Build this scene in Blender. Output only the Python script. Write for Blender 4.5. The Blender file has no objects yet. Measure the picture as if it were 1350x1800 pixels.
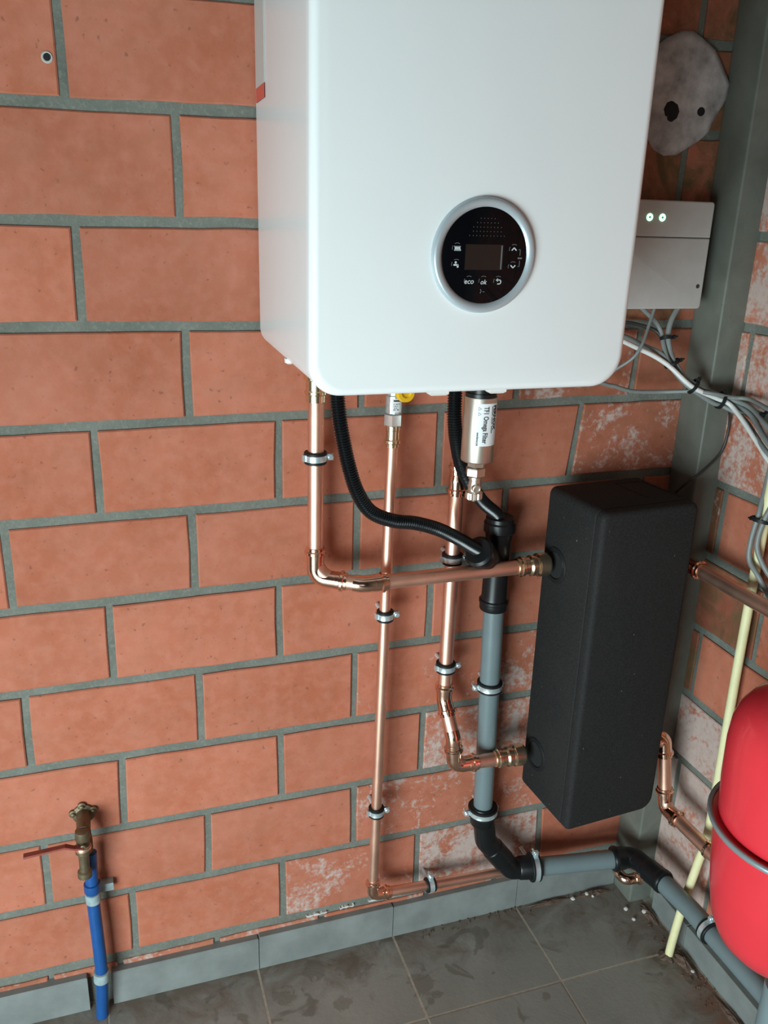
import bpy, math, random
from mathutils import Vector, Matrix, Quaternion
random.seed(7)
PI = math.pi
R = math.radians
sc = bpy.context.scene
COL = sc.collection

# ------------------------------------------------------------------ camera, world, lights, exposure
cam_d = bpy.data.cameras.new('camera'); cam = bpy.data.objects.new('camera', cam_d); COL.objects.link(cam)
cam_d.sensor_fit = 'VERTICAL'; cam_d.sensor_height = 36.0; cam_d.lens = 30.0; cam_d.clip_start = 0.02
_r = Vector((0.94945, -0.31254, 0.02926)); _d = Vector((-0.07745, -0.32357, -0.94303)); _f = Vector((0.30420, 0.89310, -0.33142))
_m = Matrix.Identity(4)
for i in range(3):
    _m[i][0] = _r[i]; _m[i][1] = -_d[i]; _m[i][2] = -_f[i]
_m[0][3], _m[1][3], _m[2][3] = 0.1672, -1.4118, 1.5325
cam.matrix_world = _m
sc.camera = cam

w = bpy.data.worlds.new('world'); sc.world = w; w.use_nodes = True
w.node_tree.nodes['Background'].inputs['Color'].default_value = (0.80, 0.95, 1.0, 1)
w.node_tree.nodes['Background'].inputs['Strength'].default_value = 0.3

def area(name, loc, target, sx, sy, power, color):
    l = bpy.data.lights.new(name, 'AREA'); l.shape = 'RECTANGLE'; l.size = sx; l.size_y = sy
    l.energy = power; l.color = color
    o = bpy.data.objects.new(name, l); COL.objects.link(o); o.location = loc
    o.rotation_euler = (Vector(target) - Vector(loc)).to_track_quat('-Z', 'Y').to_euler()
    return o
# daylight through the open doorway in the left wall; weak fill lamp added in an unseen window behind
area('doorway_daylight', (-1.07, -1.88, 0.56), (0.55, -0.30, 0.12), 1.3, 1.08, 88, (0.80, 0.965, 1.0))
area('window_fill', (-0.15, -3.42, 1.30), (0.4, 0.0, 0.5), 0.9, 1.0, 1.6, (0.80, 0.97, 1.0))
sc.view_settings.view_transform = 'Standard'; sc.view_settings.look = 'None'
sc.view_settings.gamma = 1.0; sc.view_settings.use_curve_mapping = False
sc.view_settings.exposure = 0.0

# ------------------------------------------------------------------ materials
def new_mat(name):
    m = bpy.data.materials.new(name); m.use_nodes = True
    nt = m.node_tree; b = nt.nodes['Principled BSDF']
    return m, nt, b
def nd(nt, t, **k):
    n = nt.nodes.new(t)
    for a, v in k.items(): setattr(n, a, v)
    return n
def noise(nt, scale, detail=4, rough=.55, vec=None, dist=0.0):
    n = nd(nt, 'ShaderNodeTexNoise'); n.inputs['Scale'].default_value = scale
    n.inputs['Detail'].default_value = detail; n.inputs['Roughness'].default_value = rough
    n.inputs['Distortion'].default_value = dist
    if vec is not None: nt.links.new(vec, n.inputs['Vector'])
    return n.outputs['Fac']
def ramp(nt, fac, a, b, c0=(0, 0, 0, 1), c1=(1, 1, 1, 1)):
    r = nd(nt, 'ShaderNodeValToRGB'); r.color_ramp.elements[0].position = a; r.color_ramp.elements[1].position = b
    r.color_ramp.elements[0].color = c0; r.color_ramp.elements[1].color = c1
    nt.links.new(fac, r.inputs['Fac']); return r.outputs['Color']
def mix(nt, fac, a, b, mode='MIX'):
    x = nd(nt, 'ShaderNodeMix', data_type='RGBA', blend_type=mode)
    for sock, v in ((x.inputs[0], fac), (x.inputs[6], a), (x.inputs[7], b)):
        if isinstance(v, (int, float)): sock.default_value = v
        elif isinstance(v, tuple): sock.default_value = v if len(v) == 4 else (*v, 1)
        else: nt.links.new(v, sock)
    return x.outputs[2]
def mth(nt, op, a, b=0.0, clamp=False):
    x = nd(nt, 'ShaderNodeMath', operation=op, use_clamp=clamp)
    for i, v in enumerate((a, b)):
        if isinstance(v, (int, float)): x.inputs[i].default_value = v
        else: nt.links.new(v, x.inputs[i])
    return x.outputs[0]
def bump(nt, b, h, strength, dist=0.002):
    n = nd(nt, 'ShaderNodeBump'); n.inputs['Strength'].default_value = strength; n.inputs['Distance'].default_value = dist
    nt.links.new(h, n.inputs['Height']); nt.links.new(n.outputs['Normal'], b.inputs['Normal'])
def pos(nt): return nd(nt, 'ShaderNodeNewGeometry').outputs['Position']
def simple(name, col, rough=.5, metal=0.0, var=0.0, scale=60, spec=.5, bumpk=0.0, coat=0.0):
    m, nt, b = new_mat(name)
    b.inputs['Roughness'].default_value = rough; b.inputs['Metallic'].default_value = metal
    b.inputs['Specular IOR Level'].default_value = spec
    b.inputs['Coat Weight'].default_value = coat
    p = pos(nt)
    n = noise(nt, scale, 4, .6, p)
    lo = tuple(max(0, c * (1 - var)) for c in col); hi = tuple(min(1, c * (1 + var)) for c in col)
    nt.links.new(ramp(nt, n, .3, .7, (*lo, 1), (*hi, 1)), b.inputs['Base Color'])
    if bumpk: bump(nt, b, n, bumpk)
    return m

def brick_material():
    m, nt, b = new_mat('brick_clay'); p = pos(nt)
    oi = nd(nt, 'ShaderNodeObjectInfo'); sep = nd(nt, 'ShaderNodeSeparateColor'); nt.links.new(oi.outputs['Color'], sep.inputs[0])
    lime, bright, dirt = sep.outputs[0], sep.outputs[1], sep.outputs[2]  # dirt channel also carries painted shade on right-wall bricks beside the column
    n1 = noise(nt, 7, 3, .5, p); n2 = noise(nt, 38, 5, .6, p); n3 = noise(nt, 220, 3, .6, p)
    c = mix(nt, ramp(nt, n1, .32, .7), (0.415, 0.122, 0.064), (0.51, 0.172, 0.106))
    c = mix(nt, mth(nt, 'MULTIPLY', ramp(nt, n2, .42, .75), .45), c, (0.58, 0.235, 0.165))
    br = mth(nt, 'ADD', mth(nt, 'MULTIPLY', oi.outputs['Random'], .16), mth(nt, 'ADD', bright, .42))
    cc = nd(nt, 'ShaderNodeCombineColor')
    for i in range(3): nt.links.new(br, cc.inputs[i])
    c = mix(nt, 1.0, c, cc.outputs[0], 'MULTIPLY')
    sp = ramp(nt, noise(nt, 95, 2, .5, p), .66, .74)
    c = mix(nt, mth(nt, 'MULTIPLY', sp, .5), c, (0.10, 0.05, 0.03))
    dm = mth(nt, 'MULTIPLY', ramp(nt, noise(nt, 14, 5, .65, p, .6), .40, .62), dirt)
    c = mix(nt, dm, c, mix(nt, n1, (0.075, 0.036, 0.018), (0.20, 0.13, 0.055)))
    l1 = noise(nt, 9, 6, .68, p, .9); l2 = noise(nt, 85, 4, .65, p)
    lm = mth(nt, 'ADD', mth(nt, 'MULTIPLY', l1, 1.0), mth(nt, 'MULTIPLY', l2, .62))
    th = mth(nt, 'SUBTRACT', 1.135, mth(nt, 'MULTIPLY', lime, .55))
    lf = mth(nt, 'MULTIPLY', mth(nt, 'SUBTRACT', lm, th), 6.0, True)
    c = mix(nt, mth(nt, 'MULTIPLY', lf, .82), c, mix(nt, l2, (0.42, 0.30, 0.26), (0.58, 0.54, 0.50)))
    nt.links.new(c, b.inputs['Base Color'])
    b.inputs['Roughness'].default_value = .82; b.inputs['Specular IOR Level'].default_value = .3
    bump(nt, b, mth(nt, 'ADD', mth(nt, 'MULTIPLY', n2, .6), mth(nt, 'ADD', mth(nt, 'MULTIPLY', n3, .4), mth(nt, 'MULTIPLY', lf, .5))), .35, .002)
    return m
def mortar_material():
    m, nt, b = new_mat('mortar'); p = pos(nt)
    n1 = noise(nt, 12, 4, .6, p); n2 = noise(nt, 160, 4, .7, p)
    c = mix(nt, ramp(nt, n1, .3, .7), (0.122, 0.133, 0.112), (0.182, 0.192, 0.164))
    c = mix(nt, mth(nt, 'MULTIPLY', ramp(nt, n2, .5, .72), .5), c, (0.27, 0.28, 0.245))
    nt.links.new(c, b.inputs['Base Color']); b.inputs['Roughness'].default_value = .9
    bump(nt, b, mth(nt, 'ADD', n2, n1), .5, .003); return m
def floor_material():
    m, nt, b = new_mat('floor_stone_tile'); p = pos(nt)
    oi = nd(nt, 'ShaderNodeObjectInfo')
    n1 = noise(nt, 5, 5, .6, p, .4); n2 = noise(nt, 90, 4, .65, p)
    c = mix(nt, ramp(nt, n1, .3, .7), (0.235, 0.240, 0.210), (0.335, 0.335, 0.300))
    c = mix(nt, mth(nt, 'MULTIPLY', oi.outputs['Random'], .3), c, (0.23, 0.235, 0.208))
    c = mix(nt, mth(nt, 'MULTIPLY', ramp(nt, n2, .5, .75), .3), c, (0.24, 0.25, 0.225))
    # mud: stronger towards the skirtings and the corner
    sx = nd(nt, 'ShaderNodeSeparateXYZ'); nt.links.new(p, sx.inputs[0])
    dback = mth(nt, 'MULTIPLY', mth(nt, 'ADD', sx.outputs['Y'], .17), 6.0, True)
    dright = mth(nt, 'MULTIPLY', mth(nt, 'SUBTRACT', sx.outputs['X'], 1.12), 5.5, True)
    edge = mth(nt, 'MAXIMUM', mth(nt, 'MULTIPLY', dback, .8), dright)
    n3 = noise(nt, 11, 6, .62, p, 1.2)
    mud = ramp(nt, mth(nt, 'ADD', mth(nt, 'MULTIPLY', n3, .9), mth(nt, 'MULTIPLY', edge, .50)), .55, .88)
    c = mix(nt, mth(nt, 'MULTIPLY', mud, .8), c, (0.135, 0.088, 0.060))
    # single dark drip stains
    for (qx, qy, qr) in ((.590, -.068, .050), (.505, -.050, .040), (.715, -.150, .045), (.735, -.185, .016), (.43, -.10, .035), (.952, -.256, .014), (.54, -.15, .03)):
        vm = nd(nt, 'ShaderNodeVectorMath', operation='DISTANCE'); nt.links.new(p, vm.inputs[0]); vm.inputs[1].default_value = (qx, qy, 0)
        dd = mth(nt, 'ADD', mth(nt, 'MULTIPLY', vm.outputs['Value'], 1.0/qr), mth(nt, 'MULTIPLY', noise(nt, 45, 4, .6, p, .8), 1.7))
        c = mix(nt, mth(nt, 'MULTIPLY', ramp(nt, mth(nt, 'MULTIPLY', dd, .5), .71, .775, (1, 1, 1, 1), (0, 0, 0, 1)), .38), c, (0.085, 0.070, 0.042))
    # wet looking drips
    n4 = noise(nt, 7.5, 3, .5, p, 1.8)
    c = mix(nt, mth(nt, 'MULTIPLY', ramp(nt, n4, .62, .66), .45), c, (0.075, 0.066, 0.045))
    # red brick dust along the right skirting
    dr = mth(nt, 'MULTIPLY', mth(nt, 'SUBTRACT', sx.outputs['X'], 1.225), 14.0, True)
    dy = mth(nt, 'MULTIPLY', mth(nt, 'SUBTRACT', -.26, sx.outputs['Y']), 12.0, True)
    rd = mth(nt, 'MULTIPLY', mth(nt, 'MULTIPLY', dr, dy), ramp(nt, noise(nt, 30, 5, .7, p), .35, .6))
    c = mix(nt, mth(nt, 'MULTIPLY', rd, .85), c, (0.30, 0.095, 0.04))
    nt.links.new(c, b.inputs['Base Color'])
    rr = nd(nt, 'ShaderNodeMapRange'); nt.links.new(mud, rr.inputs[0]); rr.inputs[3].default_value = .42; rr.inputs[4].default_value = .8
    nt.links.new(rr.outputs[0], b.inputs['Roughness'])
    bump(nt, b, mth(nt, 'ADD', n2, mth(nt, 'MULTIPLY', mud, .6)), .18, .002); return m
def copper_material(name, col, rough):
    m, nt, b = new_mat(name); p = pos(nt)
    n1 = noise(nt, 14, 4, .6, p); n2 = noise(nt, 55, 3, .6, p, .5)
    c = mix(nt, ramp(nt, n1, .35, .68), tuple(x * .93 for x in col), tuple(min(1, x * 1.04) for x in col))
    c = mix(nt, mth(nt, 'MULTIPLY', ramp(nt, n2, .66, .78), .35), c, (0.55, 0.30, 0.20))
    nt.links.new(c, b.inputs['Base Color']); b.inputs['Metallic'].default_value = 1.0
    rr = nd(nt, 'ShaderNodeMapRange'); nt.links.new(n1, rr.inputs[0]); rr.inputs[3].default_value = rough * .8; rr.inputs[4].default_value = rough * 1.25
    nt.links.new(rr.outputs[0], b.inputs['Roughness']); return m
def epp_material():
    m, nt, b = new_mat('black_foam'); p = pos(nt)
    v = nd(nt, 'ShaderNodeTexVoronoi'); v.inputs['Scale'].default_value = 260; nt.links.new(p, v.inputs['Vector'])
    n1 = noise(nt, 9, 4, .6, p)
    c = mix(nt, ramp(nt, v.outputs['Distance'], .1, .7), (0.012, 0.012, 0.012), (0.020, 0.020, 0.020))
    c = mix(nt, mth(nt, 'MULTIPLY', ramp(nt, n1, .45, .75), .4), c, (0.026, 0.023, 0.022))
    c = mix(nt, ramp(nt, noise(nt, 170, 2, .5, p), .775, .80), c, (0.35, 0.33, 0.31))
    nt.links.new(c, b.inputs['Base Color']); b.inputs['Roughness'].default_value = .75; b.inputs['Specular IOR Level'].default_value = .22
    bump(nt, b, v.outputs['Distance'], .25, .001); return m
def steel_material():
    m, nt, b = new_mat('painted_steel'); p = pos(nt)
    n1 = noise(nt, 10, 5, .6, p, .5); n2 = noise(nt, 120, 3, .6, p)
    c = mix(nt, ramp(nt, n1, .35, .7), (0.115, 0.122, 0.102), (0.170, 0.178, 0.152))
    c = mix(nt, mth(nt, 'MULTIPLY', ramp(nt, n2, .62, .75), .4), c, (0.12, 0.085, 0.05))
    nt.links.new(c, b.inputs['Base Color']); b.inputs['Roughness'].default_value = .55
    bump(nt, b, n2, .1); return m
def dirt_material():
    m, nt, b = new_mat('loose_dirt'); p = pos(nt)
    n1 = noise(nt, 60, 6, .7, p)
    nt.links.new(mix(nt, ramp(nt, n1, .3, .7), (0.075, 0.046, 0.032), (0.17, 0.11, 0.08)), b.inputs['Base Color'])
    b.inputs['Roughness'].default_value = .95; bump(nt, b, n1, .8, .004); return m
def emit(name, col, s):
    m, nt, b = new_mat(name); b.inputs['Base Color'].default_value = (*col, 1)
    b.inputs['Emission Color'].default_value = (*col, 1); b.inputs['Emission Strength'].default_value = s; return m

M = dict(
    brick=brick_material(), mortar=mortar_material(), tile=floor_material(), foam=epp_material(), steel=steel_material(), dirt=dirt_material(),
    copper=copper_material('copper', (0.93, 0.575, 0.435), .42), copper_fit=copper_material('bright_copper', (0.94, 0.60, 0.45), .15),
    brass=copper_material('brass', (0.86, 0.71, 0.49), .24), old_brass=simple('tarnished_brass', (0.15, 0.115, 0.068), .5, .55, .3, 80),
    zinc=simple('zinc_plated_steel', (0.72, 0.84, 0.87), .30, .72, .12, 90), nickel=simple('champagne_nickel', (0.72, 0.66, 0.57), .40, 1.0, .03, 30),
    chrome=simple('chrome', (0.62, 0.70, 0.74), .2, .75, .03), enamel=simple('white_enamel', (0.80, 0.82, 0.82), .32, 0, .01, 5, coat=.15),
    white=simple('white_plastic', (0.72, 0.71, 0.68), .45, 0, .04, 20), shadow_gap=simple('gap_grey', (0.45, 0.47, 0.47), .5),
    grey_plastic=simple('grey_box_plastic', (0.47, 0.445, 0.425), .5, 0, .05, 25),
    rubber=simple('black_rubber', (0.010, 0.011, 0.012), .5, 0, .2, 60, .3), black=simple('black_plastic', (0.007, 0.008, 0.009), .36, 0, .15, 60, .35),
    hose=simple('black_hose', (0.006, 0.007, 0.008), .26, 0, .1, 60, .4), glass=simple('black_glass', (0.003, 0.003, 0.004), .06, 0, 0, 60, .18),
    screen=simple('screen_glass', (0.011, 0.010, 0.009), .15), silver=simple('silver_plastic', (0.46, 0.52, 0.55), .35, .35, .02),
    print=simple('pale_print', (0.62, 0.68, 0.70), .5), print_dim=simple('dim_print', (0.14, 0.15, 0.155), .5), ink=simple('black_ink', (0.02, 0.022, 0.025), .6),
    ink_grey=simple('grey_ink', (0.33, 0.36, 0.38), .6), paper=simple('label_paper', (0.76, 0.79, 0.80), .5, 0, .02), sticker=simple('sticker_film', (0.55, 0.56, 0.54), .4, 0, .02),
    sticker_red=simple('red_sticker', (0.62, 0.105, 0.075), .45, 0, .06), pvc=simple('grey_pvc', (0.150, 0.195, 0.204), .36, 0, .05, 18),
    pvc_dark=simple('grey_drain_pvc', (0.20, 0.27, 0.285), .4, 0, .05, 18),
    yellow=simple('yellow_conduit', (0.78, 0.73, 0.42), .5, 0, .05, 25), yellow_handle=simple('yellow_handle', (0.85, 0.50, 0.02), .35, 0, .03),
    red=simple('red_lacquer', (0.72, 0.035, 0.05), .28, 0, .04, 12, coat=.3), band_grey=simple('grey_clamp_ring', (0.28, 0.34, 0.355), .35, .4, .04),
    blue=simple('blue_plastic', (0.008, 0.072, 0.25), .38, 0, .15, 40), tape=simple('grey_tape', (0.28, 0.36, 0.37), .5, 0, .2, 60),
    lever=simple('red_lever', (0.27, 0.055, 0.04), .5, 0, .2), cable=simple('grey_cable', (0.205, 0.22, 0.21), .45, 0, .06), white_cable=simple('white_cable', (0.70, 0.70, 0.68), .4, 0, .04),
    dark_cable=simple('dark_cable', (0.030, 0.032, 0.030), .45, 0, .1), plaster=simple('old_plaster', (0.43, 0.395, 0.385), .95, 0, .38, 30, bumpk=.6),
    skirt=simple('skirting_stone', (0.205, 0.222, 0.212), .45, 0, .18, 14), grout=simple('pale_grout', (0.40, 0.35, 0.28), .9, 0, .2, 90),
    crumb=simple('mortar_crumb', (0.55, 0.52, 0.48), .9, 0, .2, 200), room=simple('bare_render', (0.125, 0.11, 0.095), .9, 0, .1, 6),
    led=emit('green_led', (0.25, 1.0, 0.45), 5.0), led_dark=emit('green_led_core', (0.02, 0.35, 0.08), .6), hole=simple('dark_hole', (0.01, 0.01, 0.01), .9),
    skin=simple('plug_plastic', (0.50, 0.50, 0.46), .5))

# ------------------------------------------------------------------ mesh helpers
class MB:
    def __init__(s): s.v = []; s.f = []
    def add(s, vs, fs):
        o = len(s.v); s.v += [tuple(v) for v in vs]; s.f += [tuple(i + o for i in f) for f in fs]; return s
    def box(s, a, b):
        x0, y0, z0 = a; x1, y1, z1 = b
        return s.add([(x0,y0,z0),(x1,y0,z0),(x1,y1,z0),(x0,y1,z0),(x0,y0,z1),(x1,y0,z1),(x1,y1,z1),(x0,y1,z1)],
                     [(0,3,2,1),(4,5,6,7),(0,1,5,4),(1,2,6,5),(2,3,7,6),(3,0,4,7)])
    def loops(s, L, cap0=True, cap1=True):
        n = len(L[0]); vs = [v for l in L for v in l]; fs = []
        for k in range(len(L) - 1):
            for i in range(n):
                j = (i + 1) % n; fs.append((k*n+i, k*n+j, (k+1)*n+j, (k+1)*n+i))
        if cap0: fs.append(tuple(range(n - 1, -1, -1)))
        if cap1: fs.append(tuple((len(L)-1)*n + i for i in range(n)))
        return s.add(vs, fs)
    def tube(s, pts, r, seg=16, cap=True, squash=1.0):
        """pts: dense centre line; r: number or list"""
        P = [Vector(p) for p in pts]; n = len(P)
        T = [(P[min(i+1, n-1)] - P[max(i-1, 0)]).normalized() for i in range(n)]
        u = T[0].orthogonal().normalized(); L = []
        for i in range(n):
            if i:
                q = T[i-1].rotation_difference(T[i]); u = (q @ u); u = (u - T[i] * u.dot(T[i])).normalized()
            v = T[i].cross(u); rr = r[i] if isinstance(r, (list, tuple)) else r
            L.append([P[i] + (u * math.cos(2*PI*k/seg) + v * math.sin(2*PI*k/seg)) * rr for k in range(seg)])
        return s.loops(L, cap, cap)
    def lathe(s, p0, axis, prof, seg=24, a0=0.0, a1=2*PI, cap=True):
        """prof: list of (distance along the axis, radius)"""
        p0 = Vector(p0); t = Vector(axis).normalized(); u = t.orthogonal().normalized(); v = t.cross(u)
        L = [[p0 + t*d + (u*math.cos(2*PI*k/seg) + v*math.sin(2*PI*k/seg))*max(r, 1e-5) for k in range(seg)] for d, r in prof]
        return s.loops(L, cap, cap)
    def hexnut(s, p0, axis, h, r, ch=.0015, rot=0.0):
        p0 = Vector(p0); t = Vector(axis).normalized(); u = t.orthogonal().normalized(); v = t.cross(u)
        L = [[p0 + t*d + (u*math.cos(2*PI*k/6+rot) + v*math.sin(2*PI*k/6+rot))*rr for k in range(6)] for d, rr in ((0, r-ch), (ch, r), (h-ch, r), (h, r-ch))]
        return s.loops(L)
    def build(s, name, mat, parent=None, smooth=35, loc=None):
        me = bpy.data.meshes.new(name); me.from_pydata(s.v, [], s.f); me.validate(); me.update()
        if smooth:
            me.shade_smooth(); me.set_sharp_from_angle(angle=R(smooth))
        me.materials.append(M[mat] if isinstance(mat, str) else mat)
        o = bpy.data.objects.new(name, me); COL.objects.link(o)
        if parent is not None: o.parent = parent
        return o

def tag(o, label, cat, group=None):
    o['label'] = label; o['category'] = cat
    if group: o['group'] = group
    return o
def thing(name, label, cat, loc=(0, 0, 0), rotz=0.0, group=None):
    o = bpy.data.objects.new(name, None); COL.objects.link(o); o.location = loc; o.rotation_euler = (0, 0, rotz)
    o.empty_display_size = .05
    return tag(o, label, cat, group)
def struct(o): o['kind'] = 'structure'; return o

def fillet(pts, rad, step=R(9)):
    """round the corners of a poly-line; rad: number or one per inner corner"""
    P = [Vector(p) for p in pts]; out = [P[0]]
    for i in range(1, len(P) - 1):
        rd = rad[i-1] if isinstance(rad, (list, tuple)) else rad
        a = (P[i-1] - P[i]); b = (P[i+1] - P[i]); la, lb = a.length, b.length; a.normalize(); b.normalize()
        ang = a.angle(b)
        if ang > PI - .02 or rd <= 0: out.append(P[i]); continue
        d = min(rd / math.tan(ang/2), la*.49, lb*.49); rr = d * math.tan(ang/2)
        c = P[i] + (a + b).normalized() * (rr / math.sin(ang/2))
        s0 = P[i] + a*d - c; s1 = P[i] + b*d - c; tot = s0.angle(s1); n = max(2, int(tot/step))
        q = s0.rotation_difference(s1); ax, an = q.to_axis_angle()
        for k in range(n + 1): out.append(c + Quaternion(ax, an*k/n) @ s0)
    out.append(P[-1]); return out
def spline(pts, n=8):
    P = [Vector(p) for p in pts]; P = [P[0]*2 - P[1]] + P + [P[-1]*2 - P[-2]]; out = []
    for i in range(1, len(P) - 2):
        for k in range(n):
            t = k/n; a, b, c, d = P[i-1], P[i], P[i+1], P[i+2]
            out.append(.5*((2*b) + (c-a)*t + (2*a-5*b+4*c-d)*t*t + (3*b-a-3*c+d)*t**3))
    out.append(P[-2]); return out
def resample(pts, step):
    P = [Vector(p) for p in pts]; out = [P[0]]; acc = 0.0
    for i in range(1, len(P)):
        seg = P[i] - P[i-1]; l = seg.length; t = step - acc
        while t <= l: out.append(P[i-1] + seg*(t/l)); t += step
        acc = l - (t - step)
    out.append(P[-1]); return out

def slab_loops(x0, x1, z0, z1, specs, rads, seg=8):
    """rounded rectangle loops in x-z; specs: (y, inset_x, inset_z) ; rads: corner radii bl, br, tr, tl"""
    L = []
    for y, ix, iz in specs:
        a, b, c, d = x0+ix, x1-ix, z0+iz, z1-iz; lp = []
        for (cx, cz, sx, sz, st), rr in zip(((a,c,1,1,PI), (b,c,-1,1,1.5*PI), (b,d,-1,-1,0), (a,d,1,-1,.5*PI)), rads):
            rr = max(rr - max(ix, iz)*.6, .0006)
            for k in range(seg + 1):
                t = st + k*PI/2/seg; lp.append((cx + sx*rr + rr*math.cos(t), y, cz + sz*rr + rr*math.sin(t)))
        L.append(lp)
    return L
def bevel_specs(yb, yf, e, n=4, back=.0):
    """from the back plane to the front plane (more negative y)"""
    s = []
    if back: s += [(yb - back*(1-math.cos(t)), back*(1-math.sin(t)), back*(1-math.sin(t))) for t in [k*PI/2/n for k in range(n)]]
    s.append((yb - back, 0, 0))
    s += [(yf + e*(1-math.sin(t)), e*(1-math.cos(t)), e*(1-math.cos(t))) for t in [k*PI/2/n for k in range(n+1)]]
    return s

def text_geo(body, size, shear=0.0, bold=0.0, spacing=1.0):
    c = bpy.data.curves.new('txt', 'FONT'); c.body = body; c.size = size; c.shear = shear; c.offset = bold; c.space_character = spacing
    c.resolution_u = 3; c.fill_mode = 'BOTH'
    o = bpy.data.objects.new('txt', c); COL.objects.link(o)
    me = bpy.data.meshes.new_from_object(o.evaluated_get(bpy.context.evaluated_depsgraph_get()))
    vs = [v.co.copy() for v in me.vertices]; fs = [tuple(p.vertices) for p in me.polygons]
    bpy.data.objects.remove(o); bpy.data.curves.remove(c); bpy.data.meshes.remove(me)
    return vs, fs

# ------------------------------------------------------------------ the room
wall_back = struct(MB().box((-1.2, .004, 0), (1.5, .17, 2.6)).build('wall_back', 'mortar', smooth=0))
wall_right = struct(MB().box((1.324, -3.4, 0), (1.5, .004, 2.6)).build('wall_right', 'mortar', smooth=0))
floor = struct(MB().box((-1.2, -3.6, -.12), (1.5, .17, -.0005)).build('floor', 'grout', smooth=0))
struct(MB().box((-1.2, -3.6, 2.6), (1.5, .17, 2.7)).build('ceiling', 'room', smooth=0))
wl = MB(); wl.box((-1.2, -1.1, 0), (-1.0, .004, 2.6)); wl.box((-1.2, -3.6, 0), (-1.0, -2.6, 2.6)); wl.box((-1.2, -2.6, 1.5), (-1.0, -1.1, 2.6))
struct(wl.build('wall_left', 'room', smooth=0))
wf = MB(); wf.box((-1.0, -3.6, 0), (-.65, -3.4, 2.6)); wf.box((.35, -3.6, 0), (1.5, -3.4, 2.6)); wf.box((-.65, -3.6, 0), (.35, -3.4, .75)); wf.box((-.65, -3.6, 1.85), (.35, -3.4, 2.6))
struct(wf.build('wall_front', 'room', smooth=0))

# brick courses: bed-joint heights (left end, right end) and head joints (top x, bottom x)
BEDS = {-3: (2.1327, 2.1327), -2: (1.9766, 1.9766), -1: (1.8195, 1.825), 0: (1.6631, 1.6817), 1: (1.5056, 1.5178), 2: (1.3525, 1.3442), 3: (1.1933, 1.2051),
        4: (1.0376, 1.0466), 5: (.8832, .8934), 6: (.7272, .7271), 7: (.5715, .5656), 8: (.4115, .4170), 9: (.2600, .2619), 10: (.1060, .1000)}
HEADS = {
 -3: [(-.75, -.75), (-.45, -.45), (-.15, -.15), (.15, .15), (.45, .45), (.75, .75), (1.05, 1.05), (1.35, 1.35)],
 -2: [(-.9, -.9), (-.6, -.6), (-.3, -.3), (0, 0), (.3, .3), (.6, .6), (.9, .9), (1.2, 1.2)],
 -1: [(-.75, -.75), (-.45, -.45), (-.15, -.15), (.15, .151), (.45, .45), (.75, .75), (1.05, 1.05), (1.35, 1.35)],
 0: [(-.9, -.9), (-.6, -.6), (-.3, -.3), (0, 0), (.303, .303), (.6, .6), (.9, .9), (1.2, 1.2)],
 1: [(-.75, -.75), (-.45, -.45), (-.15, -.15), (.150, .148), (.45, .45), (.75, .75), (1.05, 1.05), (1.35, 1.35)],
 2: [(-.9, -.9), (-.6, -.6), (-.3, -.3), (0, 0), (.302, .303), (.6, .6), (.902, .902), (1.155, 1.15)],
 3: [(-.75, -.75), (-.45, -.45), (-.15, -.15), (.151, .152), (.453, .451), (.753, .753), (1.043, 1.03), (1.35, 1.35)],
 4: [(-.9, -.9), (-.6, -.6), (-.3, -.3), (.001, 0), (.299, .299), (.597, .596), (.897, .897), (1.2, 1.2)],
 5: [(-.75, -.75), (-.45, -.45), (-.15, -.15), (.151, .15), (.449, .45), (.749, .75), (1.05, 1.05), (1.35, 1.35)],
 6: [(-.9, -.9), (-.6, -.6), (-.3, -.3), (0, -.002), (.298, .298), (.597, .597), (.9, .9), (1.2, 1.2)],
 7: [(-.75, -.75), (-.45, -.45), (-.15, -.15), (.151, .146), (.449, .45), (.747, .747), (1.05, 1.05), (1.35, 1.35)],
 8: [(-.9, -.9), (-.6, -.6), (-.3, -.3), (0, 0), (.302, .299), (.601, .603), (.9, .9), (1.2, 1.2)],
 9: [(-.75, -.75), (-.45, -.45), (-.15, -.15), (.15, .147), (.45, .45), (.749, .751), (1.049, 1.055), (1.35, 1.35)]}
def brick_mesh(quad, ch=.0022, depth=.014, jit=.0011):
    """quad: bl, br, tr, tl in wall coordinates (s, z); front at 0, ragged rim"""
    bl, br, tr, tl = [Vector(q) for q in quad]; out = []
    for a, b, n in ((bl, br, 5), (br, tr, 2), (tr, tl, 5), (tl, bl, 2)):
        for k in range(n):
            p = a.lerp(b, k/n)
            out.append(p + Vector((random.uniform(-jit, jit), random.uniform(-jit, jit))))
    c = (bl + br + tr + tl)/4
    L = []
    for y, ins in ((depth, 0), (ch*.9, 0), (0, ch)):
        L.append([(p.x - math.copysign(ins, p.x - c.x), y, p.y - math.copysign(ins, p.y - c.y)) for p in out])
    return L
def brick(quad, parent, col, to_right=False, proud=0.0):
    L = brick_mesh(quad); mb = MB()
    if to_right: L = [[(1.32 + v[1] - proud, -v[0], v[2]) for v in l] for l in L]
    else: L = [[(v[0], v[1] - proud, v[2]) for v in l] for l in L]
    mb.loops(L, cap0=False)
    o = mb.build('brick', 'brick', parent, smooth=0); o.color = (*col, 1); return o
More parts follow.
